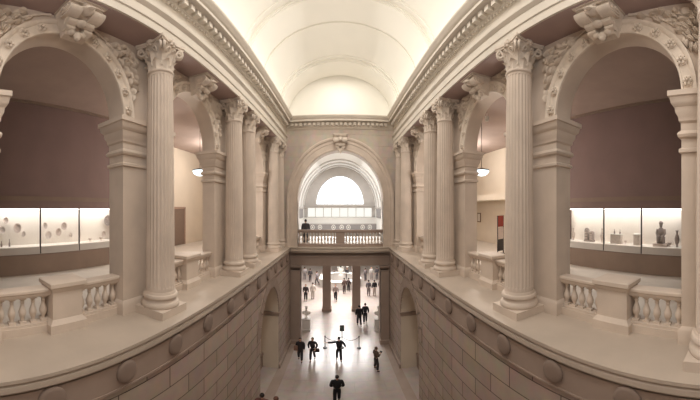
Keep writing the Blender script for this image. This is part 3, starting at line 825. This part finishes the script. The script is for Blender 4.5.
# sculptures at the mouth of the passage
for px, lab in ((306.3, 'pale marble bust on a square block inside the left of the passage'), (378.5, 'pale marble bust on a square block inside the right of the passage')):
    x, y, _ = fpt(px, 329.5)
    t = thing('sculpture_plinth', lab.replace('pale marble bust on a square block', 'square stone block under a marble bust,'), 'plinth', (x, y, 0), 0, 'blocks under the busts')
    mb = MB(); bracket(mb, [(.05, 0), (.05, .14), (0, .18), (0, .95), (.04, 1.0), (.04, 1.08)], (-.36, .36, -.36, .36)); mb.build('block', M['grey'], t)
    t = thing('marble_bust', lab, 'sculpture', (x, y, 1.08), pi, 'busts at the passage mouth')
    mb = MB(); mb.lathe([(.16, 0), (.17, .05), (.09, .1), (.08, .18), (.12, .22)], n=16); mb.build('socle', M['marble'], t)
    mb = MB(); mb.ball((0, 0, .42), (.3, .17, .24), 14, 9); mb.tube([(0, 0, .55), (0, .02, .75)], [.1, .075], 10); mb.ball((0, .02, .88), (.105, .13, .155), 14, 9)
    mb.ball((0, .15, .87), (.02, .035, .04), 6, 5); mb.ball((0, -.03, .93), (.125, .14, .13), 12, 8)
    for sg in (-1, 1): mb.ball((sg*.28, 0, .44), (.13, .13, .16), 10, 7)
    mb.build('bust', M['marble'], t)

# ------------------------------------------------------------------ stanchions, rope and sign
def stanchion(px, py, lab, sign=False):
    x, y, _ = fpt(px, py)
    t = thing('sign_stand' if sign else 'stanchion', lab, 'sign' if sign else 'stanchion', (x, y, 0), 0, None if sign else 'rope stanchions')
    mb = MB(); mb.lathe([(.17, 0), (.18, .02), (.16, .05), (.05, .07)], n=20); mb.build('base', M['dark'], t)
    h = 1.35 if sign else .98
    mb = MB(); mb.lathe([(.035, .05), (.035, h)], n=10); mb.build('post', M['dark'], t)
    if not sign:
        mb = MB(); mb.lathe([(.05, h-.05), (.055, h-.02), (.055, h), (.03, h+.04)], n=12); mb.build('cap', M['dark'], t)
    else:
        mb = MB(); mb.box(-.18, .18, -.02, .02, h, h+.46); mb.build('sign_board', M['dark'], t)
        mb = MB(); mb.box(-.14, .14, -.026, -.02, h+.08, h+.38); mb.build('notice', cloth('notice', (84, 92, 88)), t)
    return Vector((x, y, .93))
p1 = stanchion(325, 348, 'dark rope stanchion left of the sign stand'); p3 = stanchion(359, 348.3, 'dark rope stanchion right of the sign stand')
p2 = stanchion(342, 347.8, 'dark sign on a thin pole between the two rope stanchions', True)
for a, b, lab in ((p1, p2, 'sagging barrier rope running left from the sign stand'), (p2, p3, 'sagging barrier rope running right from the sign stand')):
    mb = MB(); mb.tube([a.lerp(b, q/10)-Vector((0, 0, .3*4*q/10*(1-q/10))) for q in range(11)], .018, 6)
    tag(mb.build('barrier_rope', M['dark']), lab, 'rope', 'barrier ropes')

# ------------------------------------------------------------------ people
def skin_chain(mbm, verts, edges, root=0):
    """grow a Skin-modifier surface over joints; returns a mesh"""
    me = bpy.data.meshes.new('tmp'); me.from_pydata([v[0] for v in verts], edges, [])
    o = bpy.data.objects.new('tmp', me); COL.objects.link(o)
    md = o.modifiers.new('s', 'SKIN'); md.use_smooth_shade = True; md.branch_smoothing = .4
    for i, v in enumerate(verts):
        r = v[1]; r = r if isinstance(r, tuple) else (r, r)
        me.skin_vertices[0].data[i].radius = r
        me.skin_vertices[0].data[i].use_root = i == root
    sb = o.modifiers.new('b', 'SUBSURF'); sb.levels = 1; sb.render_levels = 1
    dg = bpy.context.evaluated_depsgraph_get()
    m2 = bpy.data.meshes.new_from_object(o.evaluated_get(dg))
    mbm.bm.from_mesh(m2)
    bpy.data.objects.remove(o); bpy.data.meshes.remove(me); bpy.data.meshes.remove(m2)

def person(label, loc, face, h=1.72, top=(40, 36, 38), low=(36, 34, 38), hair=(40, 32, 28), arms=None, legs=None, lean=0., long_coat=False, stout=1., long_hair=False, turn=0., group=None, skirt=False):
    """arms = ((elbow L, wrist L), (elbow R, wrist R)); legs likewise (knee, ankle); local frame: +y is forward, +x the right hand"""
    t = thing('person', label, 'person', loc, face, group); t.scale = (1.16, 1.16, 1)
    k = h/1.75
    A = arms or (((-.25, -.04, 1.15), (-.24, .06, .9)), ((.25, -.04, 1.15), (.24, .06, .9)))
    G = legs or (((-.1, .03, .5), (-.1, -.01, .09)), ((.1, .03, .5), (.1, -.01, .09)))
    V = lambda p: Vector(p)
    st = stout
    pel, spi, che, nek = V((0, 0, .95)), V((0, lean*.4, 1.16)), V((0, lean*.85, 1.36)), V((0, lean*1.1, 1.5))
    hd = V((0, lean*1.25+.02, 1.63))
    sh = [V((-.185*st, lean*.9, 1.43)), V((.185*st, lean*.9, 1.43))]
    arm = [(V(a)+V((0, lean*.6, 0)), V(b)+V((0, lean*.6, 0))) for a, b in A]
    leg = [(V(a), V(b)) for a, b in G]
    S = lambda v: tuple(v*k)
    def tor(extra, hem=None):
        vs = [(S(pel), ((.15*st+extra)*k, (.115*st+extra)*k)), (S(spi), ((.14*st+extra)*k, (.11*st+extra)*k)), (S(che), ((.165*st+extra)*k, (.12*st+extra)*k)), (S(nek), (.06+extra*.5)*k)]
        return vs, [(0, 1), (1, 2), (2, 3)]
    # ---- body, one surface
    mb = MB()
    vs, es = tor(-.035); vs.append((S(hd-V((0, .01, .07))), .055*k)); es.append((3, 4))
    for i in (0, 1):
        b = len(vs); el, wr = arm[i]; d = (wr-el).normalized()
        vs += [(S(sh[i]), .05*k), (S(el), .04*k), (S(wr), .03*k), (S(wr+d*.06), (.036*k, .022*k))]
        es += [(2, b), (b, b+1), (b+1, b+2), (b+2, b+3)]
    for i in (0, 1):
        b = len(vs); kn, an = leg[i]; hp = V((-.09 if i == 0 else .09, 0, .88))
        vs += [(S(hp), .07*k), (S(kn), .055*k), (S(an), .042*k), (S(an+V((0, .13, -.045))), (.042*k, .03*k))]
        es += [(0, b), (b, b+1), (b+1, b+2), (b+2, b+3)]
    skin_chain(mb, vs, es)
    for i in (0, 1):     # five fingers rooted in each palm
        el, wr = arm[i]; d = (wr-el).normalized(); pc = wr+d*.07
        sd = d.cross(V((0, 1, .2))).normalized(); nr = sd.cross(d).normalized()
        for q, (o, ln) in enumerate(((-.028, .065), (-.01, .078), (.009, .073), (.027, .058))):
            a = pc+sd*o+d*.02; mb.tube([S(a), S(a+d*ln*.5+nr*.004), S(a+d*ln*.85+nr*.02), S(a+d*ln+nr*.034)], [.0095*k, .009*k, .008*k, .006*k], 6)
        q = -1 if i == 0 else 1
        a = wr+d*.04-sd*.025; mb.tube([S(a), S(a-sd*.03+d*.025+nr*.012), S(a-sd*.035+d*.055+nr*.025)], [.012*k, .011*k, .008*k], 6)
    # head: skull, jaw, nose, ears
    R = Matrix.Rotation(turn, 4, 'Z')
    def hp_(v): return S(hd+(R @ V(v)))
    mb.ball(hp_((0, 0, .02)), (.078*k, .098*k, .105*k), 14, 10, R); mb.ball(hp_((0, .03, -.055)), (.058*k, .066*k, .062*k), 12, 8, R)
    mb.tube([hp_((0, .095, .03)), hp_((0, .118, -.012)), hp_((0, .096, -.02))], [.009*k, .015*k, .012*k], 6)
    mb.tube([hp_((-.026, .09, -.052)), hp_((0, .1, -.05)), hp_((.026, .09, -.052))], [.006*k, .01*k, .006*k], 5)
    for q in (-1, 1): mb.ball(hp_((q*.08, 0, 0)), (.012*k, .022*k, .032*k), 6, 5, R)
    body = mb.build('body', M['skin'], t, 180)
    for q in (-1, 1):
        mb = MB(); mb.ball(hp_((q*.032, .088, .022)), (.013*k, .01*k, .009*k), 6, 4, R); mb.build('eye', M['eye'], t, 180)
    # ---- clothes
    mb = MB(); vs, es = tor(.045)
    if long_coat:
        b = len(vs); vs.append((S(V((0, -.01, .72))), (.2*st*k, .165*st*k))); es.append((0, b))
    for i in (0, 1):
        b = len(vs); el, wr = arm[i]
        vs += [(S(sh[i]), .095*k), (S(el), .078*k), (S(el.lerp(wr, .93)), .056*k)]; es += [(2, b), (b, b+1), (b+1, b+2)]
    skin_chain(mb, vs, es); mb.build('jacket', cloth('c%02x%02x%02x' % top, top), t, 180)
    mb = MB(); vs = [(S(V((0, 0, 1.05))), ((.155*st)*k, .125*st*k)), (S(V((0, 0, .9))), (.172*st*k, .138*st*k))]; es = [(0, 1)]
    for i in (0, 1):
        b = len(vs); kn, an = leg[i]
        vs += [(S(V((-.09 if i == 0 else .09, 0, .8))), .118*k), (S(kn), .092*k), (S(kn.lerp(an, .92)), .074*k)]; es += [(1, b), (b, b+1), (b+1, b+2)]
    skin_chain(mb, vs, es); mb.build('trousers', cloth('c%02x%02x%02x' % low, low), t, 180)
    for i in (0, 1):
        kn, an = leg[i]; mb = MB(); skin_chain(mb, [(S(an+V((0, -.04, -.035))), .045*k), (S(an+V((0, .05, -.045))), (.048*k, .04*k)), (S(an+V((0, .16, -.055))), (.045*k, .032*k))], [(0, 1), (1, 2)])
        mb.build('shoe', M['shoe'], t, 180)
    mb = MB(); mb.ball(hp_((0, -.022, .045)), (.09*k, .1*k, .1*k), 14, 9, R)
    if long_hair: mb.ball(hp_((0, -.06, -.07)), (.085*k, .06*k, .13*k), 12, 8, R)
    mb.build('hair', cloth('h%02x%02x%02x' % hair, hair), t, 180)
    return t

STEP = (((-.1, .16, .52), (-.1, .16, .1)), ((.1, -.02, .5), (.1, -.26, .14)))
STEP2 = (((-.1, -.02, .5), (-.11, -.24, .14)), ((.1, .15, .52), (.1, .18, .1)))
WIDE = (((-.17, .06, .5), (-.24, .03, .09)), ((.17, .03, .5), (.25, -.04, .09)))
HOLD = (((-.27, -.02, 1.16), (-.1, .24, 1.22)), ((.27, -.02, 1.16), (.1, .24, 1.22)))
HIP = (((-.29, -.06, 1.16), (-.2, .16, 1.0)), ((.29, -.06, 1.16), (.2, .16, 1.0)))
POINT = (((-.44, .05, 1.36), (-.7, .12, 1.33)), ((.34, -.04, 1.2), (.4, .04, .98)))
def hgt(px, yh, yf, cap=1.9):
    _, y, _ = fpt(px, yf); r = (EYE)/tan((yf-208.95)/304.1)
    return min(cap, EYE-r*tan((yh-208.95)/304.1))
def at(px, yh, yf, label, face, **kw):
    kw.setdefault('h', hgt(px, yh, yf)); return person(label, fpt(px, yf), face, **kw)
at(300.2, 338, 361, 'walking person in a dark coat with a pale scarf, beside the left recess', pi+.1, legs=STEP, top=(46, 38, 40), low=(38, 36, 42), long_hair=True, stout=1.08, long_coat=True)
at(312.6, 337.7, 360.5, 'walking person in a dark jacket with a bag at the hip', pi-.1, legs=STEP2, top=(34, 34, 40), low=(40, 38, 42), arms=HIP, stout=1.05)
at(339, 337, 361, 'person in dark clothes with one arm stretched out, in front of the rope', .15, legs=STEP, arms=POINT, top=(36, 34, 40), low=(38, 36, 40))
at(337, 375.5, 403, 'stout person in a black coat seen from behind at the foot of the stair', .05, legs=STEP2, arms=HIP, top=(26, 24, 26), low=(24, 22, 24), stout=1.22)
at(376, 347, 370, 'person in a brown jacket holding up a camera, feet apart', -1.2, legs=WIDE, arms=HOLD, top=(92, 76, 66), low=(52, 46, 46), hair=(96, 78, 64))
at(359.2, 305, 326, 'person in black walking close beside a taller companion near the right bust', .1, legs=STEP, top=(30, 28, 32), low=(34, 32, 36), long_coat=True)
at(365.2, 302.5, 323.5, 'taller person in black walking beside a companion near the right bust', .0, legs=STEP2, top=(26, 26, 32), low=(30, 28, 34), hair=(60, 48, 40))
# bag, scarf and camera carried by them
def carried(name, label, cat, loc, rz, parts):
    t = thing(name, label, cat, loc, rz)
    for pn, fn, m in parts:
        mb = MB(); fn(mb); mb.build(pn, m, t, 60)
x, y, _ = fpt(312.6, 360.5)
carried('shoulder_bag', 'dark shoulder bag at the hip of a walking person', 'bag', (x+.34, y-.1, .72), .2, (('bag_body', lambda m: bracket(m, [(-.03, 0), (0, .04), (0, .22), (-.03, .27)], (-.16, .16, -.07, .07)), cloth('bagd', (58, 48, 46))), ('strap', lambda m: m.tube([(-.14, 0, .25), (-.22, .03, .5), (-.32, .1, .72)], .012, 6), M['dark'])))
x, y, _ = fpt(300.2, 361)
carried('shoulder_bag', 'pale tan bag carried on the shoulder beside the left recess', 'bag', (x-.3, y-.1, .85), .1, (('bag_body', lambda m: bracket(m, [(-.03, 0), (0, .05), (0, .3), (-.03, .36)], (-.14, .14, -.09, .09)), cloth('bagtan', (140, 108, 92))), ('strap', lambda m: m.tube([(.1, 0, .34), (.16, .03, .5), (.18, .1, .6)], .014, 6), M['dark'])))
x, y, _ = fpt(376, 370)
carried('camera', 'small dark camera held up by a person in a brown jacket', 'camera', (x+.34, y+.12, 1.2), -1.2, (('camera_body', lambda m: bracket(m, [(0, 0), (0, .09)], (-.07, .07, -.03, .03)), M['dark']), ('lens', lambda m: m.lathe([(.035, .03), (.035, .1)], (0, 0, .045), 12, 'y'), M['dark'])))
# visitors on the bright floor of the great hall
CROWD = [
 (305.7, 281.5, 301, 'person in dark clothes with a pale top at the left edge of the bright hall', pi, dict(top=(62, 52, 52), low=(48, 42, 44))),
 (312.8, 281.5, 299, 'person all in pale clothes standing in the left bay', .2, dict(top=(206, 196, 188), low=(196, 186, 178))),
 (335.6, 281, 301, 'person in a grey top and dark skirt between the two pillars', pi-.1, dict(top=(150, 138, 134), low=(44, 38, 40), legs=STEP)),
 (344.2, 277, 293.5, 'person in brown with a pale bag in front of the desk', .4, dict(top=(98, 78, 74), low=(84, 68, 66))),
 (348.6, 278, 291.5, 'person in dark brown at the desk beside the right pillar', -.3, dict(top=(70, 56, 56), low=(50, 44, 46))),
 (368.6, 277, 296, 'person in a grey jacket, one of two standing in the right bay', -.3, dict(top=(92, 86, 90), low=(110, 98, 96))),
 (374.4, 276.5, 296, 'person in a black top and pale trousers in the right bay', .3, dict(top=(34, 32, 36), low=(176, 164, 156))),
 (381, 272, 294, 'tall person in black at the right edge of the bright hall', 0, dict(top=(36, 34, 38), low=(36, 34, 38))),
 (310.2, 268, 282, 'person in black further back in the left bay', .5, dict(top=(54, 48, 50), low=(60, 54, 56))),
 (317, 270, 285, 'person in grey walking beside the left pillar', 1.2, dict(top=(112, 104, 106), low=(88, 80, 82), legs=STEP)),
 (304.8, 267, 280, 'person in pale grey behind the others at the far left', .1, dict(top=(150, 142, 140), low=(120, 112, 110))),
 (334, 270, 279.5, 'person in dark clothes behind the desk left of the urn', pi, dict(top=(60, 54, 56), low=(60, 54, 56))),
 (365.5, 268, 281, 'person in mid-grey behind the pair in the right bay', .6, dict(top=(120, 110, 110), low=(90, 84, 86))),
 (371.5, 267, 279.5, 'person in pale clothes behind the pair in the right bay', pi, dict(top=(196, 190, 184), low=(150, 140, 136))),
 (377, 267, 280, 'person in dark grey behind the pair, toward the right edge', .2, dict(top=(70, 66, 70), low=(80, 74, 76))),
 (347, 268, 280, 'person in dark clothes behind the desk right of the urn', pi, dict(top=(58, 52, 54), low=(58, 52, 54))),
]
for px, yh, yf, lab, fc, kw in CROWD: at(px, yh, yf, lab, fc, group='visitors in the great hall', **kw)
# two heads at the foot of the frame on the stair, and one visitor at the balcony
for px, y, lab, hc, tc in ((262, 9.45, 'dark-haired person on the stair at the lower left edge', (38, 30, 28), (112, 74, 68)), (276, 9.15, 'second person on the stair at the lower left edge, brown hair', (96, 62, 50), (96, 60, 56))):
    th = (px-339.73)/256; x = y*tan(th)
    n_ = int((12.3-y)/.32)+1
    person(lab, (x, y, n_*.16), 0, 1.68, top=tc, hair=hc, group='people on the stair')
person('dark figure standing at the left of the balcony under the great arch', (-2.95, 22.0, LEDGE), .2, 1.85, top=(58, 54, 56), low=(56, 52, 54), stout=1.1)

# ------------------------------------------------------------------ lights
def area(name, loc, rot, sx, sy, e, col=(1, .95, .86), spread=None):
    l = bpy.data.lights.new(name, 'AREA'); l.shape = 'RECTANGLE'; l.size = sx; l.size_y = sy; l.energy = e; l.color = col
    if spread: l.spread = spread
    o = bpy.data.objects.new(name, l); COL.objects.link(o); o.location = loc; o.rotation_euler = rot
    return o
for s, side in SIDES:
    area('cove_light_'+side, (s*4.0, 8.4, 16.52), (0, pi-s*-.35*-1, 0), .35, 24, 80, (1, .985, .93) if s < 0 else (.97, 1, .9))
area('vault_fill', (0, 8, 19.45), (0, 0, 0), 2.4, 23, 1050, (1, .97, .935))  # added soft fill for the hall walls, no lamp hangs in the vault
area('vault_fill_up', (0, 8, 16.0), (pi, 0, 0), 5.5, 23, 190, (1, .985, .95))  # added fill facing up, evens out the vault's brightness
l = bpy.data.lights.new('near_fill', 'POINT'); l.energy = 420; l.color = (1, .96, .92); l.shadow_soft_size = 1.2  # added fill behind the camera for the near arches
o = bpy.data.objects.new('near_fill', l); COL.objects.link(o); o.location = (0, -1.2, 13.4)
area('hall_daylight', (0, 36, 15.5), (0, 0, 0), 8, 14, 1500, (.97, .98, 1))
area('hall_floor_fill', (0, 37, 6.4), (0, 0, 0), 8, 8, 1700, (1, .98, .95))  # added fill low in the great hall to lift its floor
area('passage_daylight', (0, 33, 8), (math.radians(-62), 0, 0), 7, 3, 1900, (1, .98, .96), 2.4)
w = bpy.data.worlds.new('world'); SC.world = w; w.use_nodes = True
w.node_tree.nodes['Background'].inputs[0].default_value = (1, .95, .92, 1); w.node_tree.nodes['Background'].inputs[1].default_value = .25

# ------------------------------------------------------------------ camera: a sweep panorama
cd = bpy.data.cameras.new('camera'); cam = bpy.data.objects.new('camera', cd); COL.objects.link(cam)
cam.location = (0, 0, EYE); cam.rotation_euler = (pi/2, 0, 0)
cd.type = 'PANO'; cy = cd
cy.panorama_type = 'EQUIRECTANGULAR'
cy.longitude_min = -339.73/256; cy.longitude_max = (700-339.73)/256
cy.latitude_max = 208.95/304.1; cy.latitude_min = -(400-208.95)/304.1
cd.clip_start = .05; cd.clip_end = 200
SC.camera = cam
SC.view_settings.view_transform = 'Standard'
SC.view_settings.look = 'None'
SC.view_settings.exposure = -.15
